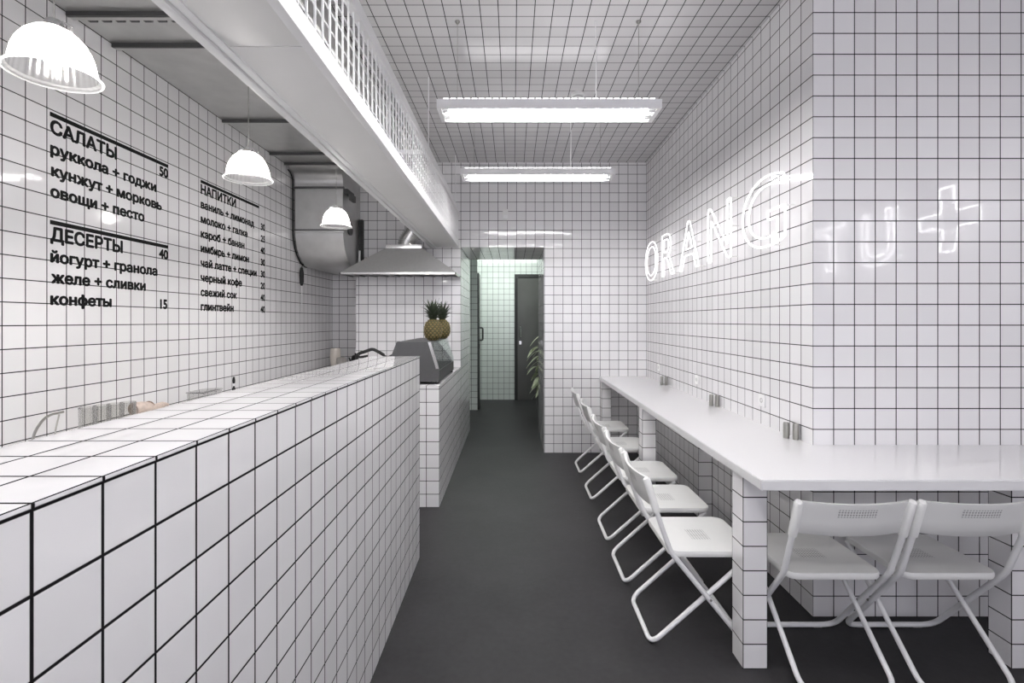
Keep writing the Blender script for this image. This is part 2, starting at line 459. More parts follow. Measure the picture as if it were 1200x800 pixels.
# ================================================================== COUNTERS
CX0, CX1, CY1, CH = -0.86, -0.56, 2.98, 1.208
t = thing('bar_counter', 'tall white tiled service counter along the left side', 'counter', (0, 0, 0))
b = MB(); b.box((CX0, YFRONT+0.3, 0), (CX1, CY1, 1.2)); b.done('body', M['tile_counter'], t, smooth=False)
b = MB(); b.box((CX0, YFRONT+0.3, 1.2), (CX1+0.0015, CY1+0.0015, CH), 0.0015); b.done('top', M['tile_counter'], t)
LX0, LY0, LH = -1.69, 3.78, 0.925
t = thing('low_counter', 'lower tiled counter under the extractor hood beside the doorway', 'counter', (0, 0, 0))
b = MB(); b.box((LX0, LY0, 0), (CX1, YB-0.003, 0.917)); b.done('body', M['tile'], t, smooth=False)
b = MB(); b.box((LX0, LY0-0.001, 0.917), (CX1+0.001, YB-0.003, LH), 0.0015); b.done('top', M['tile'], t)
WH = 0.86
t = thing('work_counter', 'white work counter against the menu wall behind the tall counter', 'counter', (0, 0, 0))
b = MB(); b.box((XL+0.004, -1.0, 0.0), (-1.58, 3.70, WH-0.03)); b.done('body', M['white_paint'], t, smooth=False)
b = MB(); b.box((XL+0.004, -1.0, WH-0.03), (-1.55, 3.72, WH), 0.003); b.done('top', M['white_top'], t)
t = thing('rear_worktop', 'worktop in the recess below the rounded steel duct', 'counter', (0, 0, 0))
b = MB(); b.box((XL+0.004, 3.73, 0.0), (-1.70, 5.876, 0.83)); b.done('body', M['white_paint'], t, smooth=False)
b = MB(); b.box((XL+0.004, 3.73, 0.83), (-1.695, 5.876, WH), 0.003); b.done('top', M['white_top'], t)

# ------------------------------------------------------------------ worktop table on tiled legs
TH = 0.825
t = thing('bar_table', 'long white L-shaped worktop on tiled legs along the right wall', 'table', (0, 0, 0))
b = MB(); poly = [(0.93, 1.853), (XF, 1.853), (XF, YP), (XR, YP), (XR, YB), (0.93, YB)]
b.prism(poly, 'z', TH-0.04, TH)
bmesh.ops.bevel(b.bm, geom=[e for e in b.bm.edges], offset=0.003, segments=2, affect='EDGES')
b.done('tabletop', M['white_top'], t)
for x, y in ((0.94, 2.025), (0.94, 3.60), (0.94, 5.24), (2.037, 2.025)):
    b = MB(); b.box((0, 0, 0), (0.1, 0.1, TH-0.04)); b.done('leg', M['tile_leg'], t, smooth=False, loc=(x, y, 0))

# ================================================================== OVERHEAD BEAM (mesh sided trough)
BX0, BX1, BZ0, BZ1 = -0.883, -0.575, 2.212, 2.62
BY0 = -1.5
t = thing('overhead_trough', 'long white mesh-sided trough hanging above the tall counter', 'trough', (0, 0, 0))
for y0, y1 in ((BY0, 1.43), (1.434, 3.47), (3.474, YB)):
    b = MB(); b.box((BX0+0.02, y0, BZ0), (BX1-0.005, y1, BZ0+0.012), 0.002); b.done('bottom_panel', M['sheet'], t)
b = MB(); b.box((BX1-0.03, BY0, BZ0-0.006), (BX1, YB, BZ0+0.056), 0.002); b.done('lower_rail', M['white_metal'], t)
b = MB(); b.box((BX1-0.03, BY0, BZ1-0.06), (BX1, YB, BZ1), 0.002); b.done('upper_rail', M['white_metal'], t)
b = MB(); b.box((BX0, BY0, BZ0-0.010), (BX0+0.030, YB, BZ0+0.04), 0.002); b.box((BX0+0.038, BY0, BZ0-0.005), (BX0+0.062, YB, BZ0+0.001), 0.001)
b.done('edge_rail', M['white_metal'], t)
b = MB(); b.box((BX0, BY0, BZ1-0.05), (BX0+0.03, YB, BZ1), 0.002); b.done('upper_rail', M['white_metal'], t)
for x in (BX1-0.012, BX0+0.014):
    b = MB(); rw = 0.0030
    y = BY0+0.03
    while y < YB-0.01:
        b.box((x-rw, y-rw, BZ0+0.03), (x+rw, y+rw, BZ1-0.03)); y += 0.06
    z = BZ0+0.09
    while z < BZ1-0.06:
        b.box((x-rw*2.2, BY0, z-rw), (x-rw, YB, z+rw)); z += 0.06
    b.done('wire_mesh', M['white_metal'], t, smooth=False, dbl=False)
for y in (-1.45, 1.43, 3.47, YB-0.02):
    b = MB(); b.box((BX0+0.03, y-0.012, BZ1-0.03), (BX1-0.03, y+0.012, BZ1-0.006)); b.done('cross_brace', M['white_metal'], t, smooth=False)
for y in (-1.2, 1.43, 3.47, 5.1):
    for x in (BX0+0.015, BX1-0.015):
        b = MB(); b.tube([(x, y, BZ1-0.005), (x, y, HC)], 0.004, 6); b.done('hanger_rod', M['white_metal'], t)

# ================================================================== STEEL DUCT
t = thing('air_duct', 'grey steel air duct along the left ceiling', 'duct', (0, 0, 0))
DZ = 2.90
b = MB(); b.box((XL+0.004, -1.5, DZ), (-0.98, 4.64, HC-0.004), 0.002); b.done('duct_run', M['galv'], t, smooth=False)
b = MB()
prof = [(4.642, HC-0.004), (4.642, 2.885)]
for k in range(7):        # concave bend under the run
    a = k/6*PI/2; prof.append((4.70+0.10*math.sin(a), 2.75+0.10*math.cos(a)))
prof += [(4.80, 2.745), (4.80, 2.302), (4.80, 2.30)]
for k in range(1, 13):
    a = k/12*PI/2; prof.append((5.12-0.32*math.cos(a), 2.30-0.33*math.sin(a)))
prof += [(5.878, 1.97), (5.878, HC-0.004)]
b.prism(prof, 'x', XL+0.03, -1.644)
b.done('duct_drop', M['galv'], t)
b = MB(); b.box((XL+0.03, 4.785, 2.275), (-1.63, 4.802, 2.292)); b.done('seam', M['galv'], t, smooth=False)
b = MB(); b.box((XL+0.03, 4.788, 2.296), (-1.635, 4.802, 2.306)); b.done('seam', M['galv_dark'], t, smooth=False)
b = MB(); b.box((XL+0.03, 4.775, 2.70), (-1.63, 4.80, 2.716)); b.done('seam', M['galv_dark'], t, smooth=False)
for y in (2.38, 2.65, 3.65, 4.36, 4.64):
    b = MB(); b.box((XL+0.004, y-0.012, DZ-0.022), (-0.98, y+0.002, DZ)); b.done('flange', M['galv_dark'], t, smooth=False)
    b = MB(); b.box((XL+0.004, y+0.006, DZ-0.020), (-0.98, y+0.03, DZ-0.001)); b.done('flange_lip', M['galv'], t, smooth=False)
for k in range(16):
    b = MB(); b.box((XL+0.06+k*0.068, 2.412, DZ-0.012), (XL+0.10+k*0.068, 2.44, DZ+0.001)); b.done('slot', M['galv_dark'], t, smooth=False)
sp = [(4.76, HC-0.01), (4.76, 2.29)]
b = MB(); pts = [Vector((XL+0.014, p[0]-0.012, p[1])) for p in prof[2:-2]]
b.tube(pts, 0.006, 6); b.done('edge_seal', M['black'], t)
# round end fittings on the right side of the drop
b = MB(); b.lathe([(0.001, 0), (0.06, 0), (0.06, 0.02), (0.001, 0.02)], (0, 0, 0), 20, M4=Matrix.Translation((-1.644, 4.98, 2.34)) @ Matrix.Rotation(PI/2, 4, 'Y'))
b.done('cover_plate', M['galv_dark'], t)
b = MB(); b.box((-1.643, 4.80, 2.66), (-1.60, 5.0, 2.70)); b.box((-1.60, 4.84, 2.60), (-1.57, 4.96, 2.66)); b.done('bracket', M['galv_dark'], t, smooth=False)
b = MB(); b.box((-1.640, 5.28, 2.05), (-1.60, 5.33, 2.50)); tag(b.done('gap_shade', M['black'], smooth=False), 'black strip standing in for the shaded gap between the steel duct and the hood wall', 'shade gap')  # black box stands in for shade in the gap between duct and wall
b = MB(); b.tube([(-1.615, 5.22, 1.99), (-1.615, 5.22, 2.16)], 0.012, 10)
tag(b.done('drain_pipe', M['white_metal']), 'short white drain pipe beside the rounded duct', 'pipe')
t = thing('hanging_cable', 'black plug and thin cable hanging under the rounded duct by the menu wall', 'cable', (-2.112, 4.96, 1.86))
b = MB(); b.lathe([(0.0, 0.10), (0.012, 0.095), (0.017, 0.06), (0.021, 0.02), (0.019, -0.05), (0.011, -0.085), (0.0, -0.09)], (0, 0, 0), 14); b.done('plug', M['black'], t)
b = MB(); b.tube([(0, 0, 0.095), (0.0, 0.03, 0.128)], 0.005, 6); b.done('cord', M['black'], t)
b = MB(); b.tube([(0, 0, -0.08), (0.002, 0.0, -0.2), (-0.004, 0.01, -0.34)], 0.004, 6); b.done('cord', M['white_metal'], t)

# ================================================================== EXTRACTOR HOOD
t = thing('extractor_hood', 'dark steel extractor hood on the tiled wall above the low counter', 'extractor hood', (0, 0, 0))
hx0, hx1, hy0, hz = -1.725, -0.565, 4.93, 1.885
ux0, ux1, uy0, uz = -1.285, -0.93, 5.04, 2.165
yb = YB-0.002
b = MB(); b.hexa([(hx0, hy0, hz+0.02), (hx1, hy0, hz+0.02), (hx1, yb, hz+0.02), (hx0+0.035, yb, hz+0.02), (ux0, uy0, uz), (ux1, uy0, uz), (ux1, yb, uz), (ux0, yb, uz)])
b.done('canopy', M['hood'], t, smooth=False)
b = MB(); b.box((hx0, hy0, hz), (hx1, hy0+0.012, hz+0.02)); b.box((hx1-0.012, hy0, hz), (hx1, yb, hz+0.02)); b.box((hx0, hy0, hz), (hx0+0.012, 5.32, hz+0.02))
b.done('lip', M['hood_edge'], t, smooth=False)
b = MB()
for k in range(9): b.hexa([(hx0+0.03+k*0.125, hy0+0.02, hz+0.012), (hx0+0.14+k*0.125, hy0+0.02, hz+0.004), (hx0+0.14+k*0.125, 5.32, hz+0.004), (hx0+0.03+k*0.125, 5.32, hz+0.012),
                           (hx0+0.03+k*0.125, hy0+0.02, hz+0.018), (hx0+0.14+k*0.125, hy0+0.02, hz+0.018), (hx0+0.14+k*0.125, 5.32, hz+0.018), (hx0+0.03+k*0.125, 5.32, hz+0.018)])
b.done('grease_filter', M['galv_dark'], t, smooth=False)
b = MB(); b.box((ux0-0.005, uy0-0.006, uz-0.006), (ux1+0.005, yb, uz+0.032), 0.003); b.done('collar', M['hood_edge'], t)
b = MB(); b.lathe([(0.088, 0), (0.088, 0.03), (0.082, 0.032), (0.082, 0.07), (0.001, 0.07)], (-1.11, 5.19, uz+0.03), 28); b.done('spigot', M['hood_edge'], t)
path = fillet([(-1.115, 5.19, uz+0.05), (-1.112, 5.19, uz+0.085), (-0.99, 5.19, uz+0.27), (-0.985, 5.19, HC-0.002)], 0.05, 10)
# resample finely and ripple the radius
S = [path[0]]
for a_, c_ in zip(path, path[1:]):
    n_ = max(1, int((c_-a_).length/0.006))
    for k in range(1, n_+1): S.append(a_.lerp(c_, k/n_))
b = MB(); b.tube(S, [0.086+(0.005 if (i//2) % 2 else -0.002) for i in range(len(S))], 22); b.done('flexible_duct', M['flex'], t)

# ================================================================== MENU LETTERING ON THE LEFT WALL
def wall_text(body, y0, z0, y1=None, right=None, cap=0.06, name='line', parent=None, bold=0.054):
    """black vinyl letters facing +x; y runs along the wall; z0 = baseline"""
    co, tris = text_tris(body)
    co = [Vector((x, y, 0)) for x, y in co]; xa, xb = min(p.x for p in co), max(p.x for p in co)
    sz = cap/CAPH
    d = bold; xa -= d; xb += d
    sx = (y1-y0)/(xb-xa) if y1 is not None else sz*0.98
    if right is not None: y0 = right-(xb-xa)*sx
    # heavier strokes: the same letters set several times with tiny shifts
    # words: runs of letters separated by wide gaps
    spans = sorted((min(co[i].x for i in t_), max(co[i].x for i in t_)) for t_ in tris)
    words = []
    for a_, c_ in spans:
        if words and a_-words[-1][1] < 0.16: words[-1][1] = max(words[-1][1], c_)
        else: words.append([a_, c_])
    for wa, wb in words:
        bm = bmesh.new()
        for q in range(8):
            dx, dy = d*math.cos(q*PI/4), d*0.9*math.sin(q*PI/4)
            m = {}
            for t_ in tris:
                if min(co[i].x for i in t_) < wa-1e-6 or max(co[i].x for i in t_) > wb+1e-6: continue
                for i in t_:
                    if i not in m: m[i] = bm.verts.new((XL+0.0006+0.00005*q, y0+(co[i].x+dx-xa)*sx, z0+(co[i].y+dy)*sz))
                try: bm.faces.new([m[i] for i in t_])
                except ValueError: pass
        bmesh.ops.recalc_face_normals(bm, faces=bm.faces)
        nm = 'word' if name == 'line' else name
        mm = bpy.data.meshes.new(nm); bm.to_mesh(mm); bm.free(); mm.materials.append(M['ink'])
        o = bpy.data.objects.new(nm, mm); COL.objects.link(o); o.parent = parent
def bar(y0, y1, z, parent, th=0.02):
    b = MB(); b.box((XL+0.0002, y0, z-th), (XL+0.0014, y1, z)); b.done('rule', M['ink'], parent, smooth=False)
def Z(r): return CAM_H+r
t = thing('menu_lettering', 'black salads menu at the upper left of the tiled wall, prices 50', 'menu', (0, 0, 0))
bar(2.292, 3.077, Z(0.968), t)
wall_text('САЛАТЫ', 2.292, Z(0.872), 2.68, name='heading', parent=t, cap=0.062, bold=0.050)
wall_text('50', 0, Z(0.885), right=3.077, name='price', parent=t, cap=0.056)
wall_text('руккола + годжи', 2.292, Z(0.775), 2.975, parent=t, cap=0.052)
wall_text('кунжут + морковь', 2.296, Z(0.675), 3.022, parent=t, cap=0.052)
wall_text('овощи + песто', 2.292, Z(0.577), 2.88, parent=t, cap=0.052)
t = thing('menu_lettering', 'black desserts menu below the salads on the tiled wall', 'menu', (0, 0, 0))
bar(2.292, 3.077, Z(0.468), t)
wall_text('ДЕСЕРТЫ', 2.292, Z(0.374), 2.72, name='heading', parent=t, cap=0.062, bold=0.050)
wall_text('40', 0, Z(0.382), right=3.077, name='price', parent=t, cap=0.056)
wall_text('йогурт + гранола', 2.292, Z(0.274), 2.985, parent=t, cap=0.052)
wall_text('желе + сливки', 2.296, Z(0.178), 2.89, parent=t, cap=0.052)
wall_text('конфеты', 2.292, Z(0.077), 2.645, parent=t, cap=0.052)
wall_text('15', 0, Z(0.077), right=3.07, name='price', parent=t, cap=0.056)
t = thing('menu_lettering', 'black drinks menu of eight lines between two pendant lamps', 'menu', (0, 0, 0))
bar(3.397, 4.18, Z(0.968), t)
wall_text('НАПИТКИ', 3.397, Z(0.876), 3.833, name='heading', parent=t, cap=0.062, bold=0.050)
for i, (s, y1, p) in enumerate((('ваниль + лимонад', 4.10, '30'), ('молоко + галка', 3.998, '25'), ('кэроб + банан', 3.953, '40'), ('имбирь + лимон', 4.02, '30'),
                                ('чай латте + специи', 4.14, '30'), ('черный кофе', 3.916, '20'), ('свежий сок', 3.843, '40'), ('глинтвейн', 3.80, '40'))):
    z = Z(0.777-0.1005*i)
    wall_text(s, 3.397, z, y1, parent=t, cap=0.052)
    wall_text(p, 0, z, right=4.28, name='price', parent=t, cap=0.054)

# ================================================================== NEON LETTERS
def outline_loops(ch):
    loops = text_loops(ch, 10); xs = [p[0] for l in loops for p in l]; xa, xb = min(xs), max(xs)
    return [[((x-xa)/(xb-xa), y/CAPH) for x, y in l] for l in loops]
def plus_loop():
    a, c = 0.38, 0.62
    return [[(a, 0.0), (c, 0.0), (c, a), (1, a), (1, c), (c, c), (c, 1), (a, 1), (a, c), (0, c), (0, a), (a, a)]]
def neon(ch, xw, yl, yr, zb, h, label, off=0.05, m='neon'):
    """letter on a wall that faces -x; its left edge at y = yl (further), right edge at y = yr"""
    t = thing('neon_letter', label, 'neon letter', (xw, (yl+yr)/2, zb), group='white neon letters')
    loops = plus_loop() if ch == '+' else outline_loops(ch)
    b = MB(); ext = []
    for lp in loops:
        P = [Vector((-off, (yl+(yr-yl)*u)-(yl+yr)/2, h*v)) for u, v in lp]
        # resample evenly and round the bends like bent glass
        d = [0]
        Q = P+[P[0]]
        for p, q in zip(Q, Q[1:]): d.append(d[-1]+(q-p).length)
        n = max(16, int(d[-1]/0.012)); R = []
        j = 0
        for k in range(n):
            s = d[-1]*k/n
            while d[j+1] < s: j += 1
            f = (s-d[j])/max(1e-9, d[j+1]-d[j]); R.append(Q[j].lerp(Q[j+1], f))
        R = [(R[k-1]+R[k]*2+R[(k+1) % n])/4 for k in range(n)]
        b.tube(R, 0.0058, 8, closed=True); ext += R
    b.done('neon_tube', M[m], t)
    lo = min(ext, key=lambda p: p.z+p.y*0.1); hi = max(ext, key=lambda p: p.z-p.y*0.1); mid = min(ext, key=lambda p: abs(p.z-h*0.5)+p.y)
    for p in (lo, hi, mid):
        b = MB(); b.tube([(p.x+0.004, p.y, p.z), (-0.0005, p.y, p.z)], 0.004, 8); b.done('standoff', M['socket'], t)
NZ, NH = 1.832, 0.40
for ch, yl, yr, lab in (('O', 5.19, 4.76, 'round glowing neon letter O, nearest the back wall'), ('R', 4.62, 4.27, 'glowing neon letter R on the right wall'),
                        ('A', 4.13, 3.70, 'glowing neon letter A on the right wall'), ('N', 3.53, 3.16, 'glowing neon letter N on the right wall'),
                        ('G', 3.00, 2.53, 'largest looking glowing neon letter G beside the pier corner')):
    neon(ch, XR, yl, yr, NZ, NH, lab)
for ch, yl, yr, lab in (('+', 1.98, 1.55, 'neon plus sign seen reflected at the right of the pier tiles'), ('U', 1.34, 1.03, 'neon letter U seen only as a reflection in the pier tiles'),
                        ('T', 0.86, 0.45, 'neon letter T reflected in the pier tiles nearest the corner')):
    neon(ch, XF, yl, yr, NZ, NH, lab, m='neon_bay')

# ================================================================== CEILING LIGHTS
def make_fixture(label):
    t = thing('fluorescent_light', label, 'ceiling light', (0, 0, 0), group='hanging fluorescent lights')
    L = 0.618; D = 0.10
    b = MB(); b.prism([(-D, 0.0), (-D-0.004, 0.048), (D+0.004, 0.048), (D, 0.0), (D-0.012, 0.0), (D-0.03, 0.034), (-D+0.03, 0.034), (-D+0.012, 0.0)], 'x', -L+0.02, L-0.02)
    for s in (-1, 1):
        xs = sorted((s*(L-0.022), s*L)); b.prism([(-D, 0.0), (-D-0.004, 0.048), (D+0.004, 0.048), (D, 0.0)], 'x', *xs)
    b.done('housing', M['white_metal'], t, smooth=False)
    b = MB(); b.prism([(-0.009, -0.003), (-0.009, 0.001), (0.0, 0.033), (0.009, 0.001), (0.009, -0.003)], 'x', -L+0.03, L-0.03)
    b.done('reflector_ridge', M['reflector'], t, smooth=False)
    for y in (-0.045, 0.045):
        b = MB(); b.tube([(-L+0.06, y, 0.013), (L-0.06, y, 0.013)], 0.010, 12); tb = b.done('tube', M['tube_lamp'], t)
        for s in (-1, 1):
            b = MB(); b.tube([(s*(L-0.06), y, 0.013), (s*(L-0.025), y, 0.013)], 0.013, 12); b.done('tube_socket', M['white_metal'], tb)
    for k in range(30):
        x = -L+0.05+k*(2*L-0.1)/29
        b = MB(); b.box((x-0.014, -D+0.002, 0.0485), (x+0.014, D-0.002, 0.056)); b.done('uplight_slot', M['slot'], t, smooth=False)
    for s in (-1, 1):
        b = MB(); b.tube([(s*0.515, 0, 0.048), (s*0.515, 0, HC-2.588)], 0.0016, 6); b.done('suspension_wire', M['steel'], t)
        b = MB(); b.lathe([(0.014, 0), (0.014, -0.006), (0.006, -0.018), (0.0, -0.018)], (s*0.515, 0, HC-2.588), 12); b.done('wire_anchor', M['steel'], t)
    b = MB(); b.tube([(0.272, 0.0, 0.048), (0.275, 0.0, 0.28), (0.27, 0.0, HC-2.588)], 0.0028, 6); b.done('power_cable', M['socket'], t)
    return t
f0 = make_fixture('hanging twin tube light in front of the smoke detector, nearer and larger')
f0.location = (0.2, 2.82, 2.588)
f1 = dup(f0); f1.location = (0.2, 4.05, 2.588); f1['label'] = 'hanging twin tube light nearest the back wall, smaller in view'
f2 = dup(f0); f2.location = (0.2, 1.45, 2.588); f2['label'] = 'unseen hanging twin tube light added overhead, above the top edge of view'  # unseen fixture added to light the near part of the room
f3 = dup(f0); f3.location = (0.2, 0.1, 2.588); f3['label'] = 'unseen hanging twin tube light added nearest the shop window'  # another added fixture out of view, there only for its light

t = thing('smoke_detector', 'round white smoke detector on the tiled ceiling', 'smoke detector', (0.487, 3.72, HC))
b = MB(); b.lathe([(0.0, 0), (0.05, 0), (0.05, -0.018), (0.042, -0.022), (0.0, -0.022)], seg=28); b.done('base', M['socket'], t)
b = MB(); b.lathe([(0.034, -0.021), (0.036, -0.034), (0.028, -0.048), (0.0, -0.052)], seg=28); b.done('sensor_head', M['socket'], t)
b = MB(); b.lathe([(0.037, -0.026), (0.0372, -0.033)], seg=28); b.done('vent_ring', M['socket_dark'], t)
t = thing('motion_sensor', 'small white box sensor high on the back wall', 'sensor', (-0.08, YB, 2.56))
b = MB(); b.box((-0.028, -0.03, -0.06), (0.028, 0.0, 0.06), 0.006); b.done('case', M['socket'], t)
b = MB(); b.box((-0.02, -0.034, -0.045), (0.02, -0.03, -0.005), 0.003); b.done('lens', M['white_paint'], t)

# ------------------------------------------------------------------ pendants
def make_pendant():
    t = thing('pendant_lamp', '', 'pendant lamp', (0, 0, 0), group='glass pendant lamps')
    # z = 0 at the rim
    out = [(0.108, 0.0), (0.106, 0.006), (0.098, 0.010), (0.094, 0.035), (0.090, 0.055), (0.082, 0.078), (0.068, 0.102), (0.050, 0.120), (0.034, 0.130)]
    b = MB(); b.lathe(out, seg=128, ripple=0.008, nrip=32); b.done('glass_shade', M['shade'], t)
    b = MB(); b.tube([(0.108*math.cos(a), 0.108*math.sin(a), 0.0) for a in (2*PI*k/48 for k in range(48))], 0.0035, 8, closed=True); b.done('rim', M['shade'], t)
    b = MB(); b.lathe([(0.0, 0.155), (0.018, 0.155), (0.022, 0.145), (0.024, 0.13), (0.036, 0.128), (0.036, 0.122), (0.02, 0.118), (0.018, 0.09), (0.0, 0.09)], seg=24); b.done('lamp_holder', M['hood_edge'], t)
    b = MB(); b.lathe([(0.0, 0.025), (0.012, 0.028), (0.022, 0.038), (0.026, 0.052), (0.021, 0.07), (0.013, 0.085), (0.013, 0.092)], seg=20); b.done('bulb', M['bulb'], t)
    for s in (-1, 1):
        b = MB(); b.tube([(s*0.024, 0, 0.15), (s*0.05, 0, 0.137), (s*0.048, 0, 0.127)], 0.004, 6); b.done('thumb_screw', M['hood_edge'], t)
    b = MB(); b.tube([(0, 0, 0.15), (0, 0, DZ-2.116)], 0.0018, 8); b.done('cord', M['steel'], t)
    b = MB(); b.lathe([(0.0, 0.0), (0.03, 0.0), (0.03, -0.01), (0.006, -0.03), (0.0, -0.03)], (0, 0, DZ-2.116), 20); b.done('ceiling_rose', M['socket'], t)
    return t
PX = -1.30
p0 = make_pendant(); p0.location = (PX, 1.405, 2.116); p0['label'] = 'largest glass pendant lamp, cut by the left edge of the photo'
p1 = dup(p0); p1.location = (PX, 2.437, 2.116); p1['label'] = 'glass pendant lamp above the drinks menu lettering'
p2 = dup(p0); p2.location = (PX, 3.65, 2.116); p2['label'] = 'glass pendant lamp in front of the rounded steel duct'

# ================================================================== CHAIRS
def make_chair():
    t = thing('folding_chair', '', 'chair', (0, 0, 0), group='white folding chairs')
    # local: x = width, +y = front, z up; origin on the floor under the seat
    R = 0.0112
    side = lambda s: [(s*0.213, -0.296, 0.725), (s*0.2115, -0.240, 0.56), (s*0.210, -0.192, 0.425), (s*0.206, 0.090, 0.075)]
    pts = fillet([(-0.206, 0.0, 0.1894), (-0.206, 0.146, 0.0125), (0.206, 0.146, 0.0125), (0.206, 0.0, 0.1894)], 0.06, 7)
    pts = fillet(side(-1)[:3]+[pts[0]], 0.03, 5)+pts[1:-1]+fillet(side(1)[:3]+[pts[-1]], 0.03, 5)[::-1]
    b = MB(); b.tube(pts, R, 12); b.done('outer_frame', M['white_metal'], t)
    pts = fillet([(-0.180, 0.165, 0.392), (-0.180, -0.268, 0.0115), (0.180, -0.268, 0.0115), (0.180, 0.165, 0.392)], 0.055, 7)
    b = MB(); b.tube(pts, 0.0105, 12); b.done('inner_frame', M['white_metal'], t)
    b = MB()
    for s in (-1, 1): b.tube([(s*0.172, -0.022, 0.222), (s*0.221, -0.022, 0.222)], 0.005, 8)
    b.tube([(-0.18, 0.158, 0.388), (0.18, 0.158, 0.388)], 0.007, 8)
    b.done('pivot', M['steel'], t)
    for s in (-1, 1):
        b = MB(); b.box((s*0.13-0.02, 0.14, 0.001), (s*0.13+0.02, 0.158, 0.012), 0.003); b.done('foot_pad', M['white_paint'], t)
    # seat: rounded panel, slightly dished, rolled edge
    b = MB(); W, F, B_, rc = 0.192, 0.19, -0.19, 0.045
    out = []
    for cx, cy, a0 in ((W-rc, F-rc, 0), (-W+rc, F-rc, PI/2), (-W+rc, B_+rc, PI), (W-rc, B_+rc, 1.5*PI)):
        for k in range(7): a = a0+k/6*PI/2; out.append((cx+rc*math.cos(a), cy+rc*math.sin(a)))
    def ring(sc, z): return [b.bm.verts.new((x*sc, y*sc, z-0.006*max(0, (1-sc))*2)) for x, y in out]
    layers = [ring(0.90, 0.396), ring(0.985, 0.394), ring(1.0, 0.402), ring(1.0, 0.412), ring(0.988, 0.4195), ring(0.96, 0.420), ring(0.75, 0.4195), ring(0.4, 0.419)]
    n = len(out)
    for a, c in zip(layers, layers[1:]):
        for k in range(n): b.face([a[k], a[(k+1) % n], c[(k+1) % n], c[k]])
    b.face(layers[0][::-1]); b.face(layers[-1]); b.done('seat', M['seat'], t)
    # backrest: bowed panel between two sleeves
    b = MB(); NX = 18; rows = [(0.605, -0.258), (0.609, -0.261), (0.66, -0.276), (0.71, -0.291), (0.736, -0.299), (0.742, -0.302)]
    grid = {}
    for side_ in (0, 1):
        for j, (z, y) in enumerate(rows):
            for i in range(NX+1):
                u = -1+2*i/NX; bow = -0.030*(1-u*u)
                th = 0.010 if 0 < j < len(rows)-1 else 0.006
                if j >= len(rows)-2: th += 0.006
                grid[side_, j, i] = b.bm.verts.new((u*0.204, y+bow+0.010+(th/2 if side_ else -th/2), z+0.004*u*u))
    for j in range(len(rows)-1):
        for i in range(NX):
            for s_ in (0, 1): b.face([grid[s_, j, i], grid[s_, j, i+1], grid[s_, j+1, i+1], grid[s_, j+1, i]])
    for i in range(NX):
        for j in (0, len(rows)-1): b.face([grid[0, j, i], grid[0, j, i+1], grid[1, j, i+1], grid[1, j, i]])
    for j in range(len(rows)-1):
        for i in (0, NX): b.face([grid[0, j, i], grid[0, j+1, i], grid[1, j+1, i], grid[1, j, i]])
    bk = b.done('backrest', M['back'], t)
    for s in (-1, 1):
        b = MB(); b.tube([(s*0.2115, -0.254, 0.601), (s*0.213, -0.2965, 0.738), (s*0.213, -0.301, 0.745)], [0.0165, 0.0165, 0.012], 14); b.done('sleeve', M['back'], bk)
    return t
ch0 = make_chair()
rz = -PI/2     # front towards +x
row = [(0.872, 2.345, 0.0, 'white folding chair at the long worktop, nearest the camera beside the tiled leg'),
       (0.872, 2.845, 0.0, 'second nearest white folding chair in the row along the long worktop'),
       (0.875, 3.36, 0.0, 'middle white folding chair of the row, just before the second tiled leg'),
       (0.890, 4.09, 0.0, 'white folding chair behind the second tiled leg, fourth in the row'),
       (0.892, 4.78, 0.0, 'farthest white folding chair in the row, near the back wall')]
for i, (x, y, a, lab) in enumerate(row):
    c = ch0 if i == 0 else dup(ch0)
    c.location = (x, y, 0); c.rotation_euler = (0, 0, rz+a); c['label'] = lab
for x, y, lab in ((1.283, 2.155, 'white folding chair tucked under the short worktop beside the corner leg'), (1.745, 2.155, 'white folding chair under the short worktop at the right edge of the photo')):
    c = dup(ch0); c.location = (x, y, 0); c.rotation_euler = (0, 0, 0); c['label'] = lab

# ================================================================== SMALL THINGS ON THE RIGHT
def make_shaker():
    b = MB(); b.lathe([(0.0, 0.0), (0.0135, 0.0), (0.0145, 0.002), (0.0145, 0.068), (0.0138, 0.072), (0.0134, 0.077), (0.011, 0.0805), (0.0, 0.081)], seg=24)
    return b.done('steel_shaker', M['steel'])
s0 = make_shaker()
for i, (x, y, lab) in enumerate(((1.392, 2.525, 'left steel shaker of the pair nearest the pier corner'), (1.421, 2.490, 'right steel shaker of the pair nearest the pier corner'),
                                 (1.392, 3.48, 'left steel shaker of the middle pair on the long worktop'), (1.421, 3.45, 'right steel shaker of the middle pair on the long worktop'),
                                 (1.392, 4.63, 'left steel shaker of the pair farthest along the worktop'), (1.421, 4.60, 'right steel shaker of the pair farthest along the worktop'))):
    c = s0 if i == 0 else s0.copy()
    if i: COL.objects.link(c)
    c.location = (x, y, TH); tag(c, lab, 'shaker', 'steel shakers on the worktop')
def make_socket():
    t = thing('wall_socket', '', 'socket', (0, 0, 0), group='white sockets on the right wall')
    b = MB(); b.box((-0.006, -0.036, -0.036), (0.0, 0.036, 0.036), 0.003); b.done('plate', M['socket'], t)
    b = MB(); b.lathe([(0.014, 0.0), (0.014, 0.002), (0.011, 0.002), (0.010, -0.002), (0.0, -0.002)], seg=24, M4=Matrix.Translation((-0.0065, 0, 0)) @ Matrix.Rotation(-PI/2, 4, 'Y'))
    b.done('socket_well', M['socket_dark'], t)
    return t
k0 = make_socket()
for i, (y, lab) in enumerate(((2.86, 'white wall socket nearest the pier corner'), (3.87, 'white wall socket in the middle of the right wall'), (4.88, 'white wall socket nearest the back wall'))):
    c = k0 if i == 0 else dup(k0)
    c.location = (XR, y, 0.963); c['label'] = lab

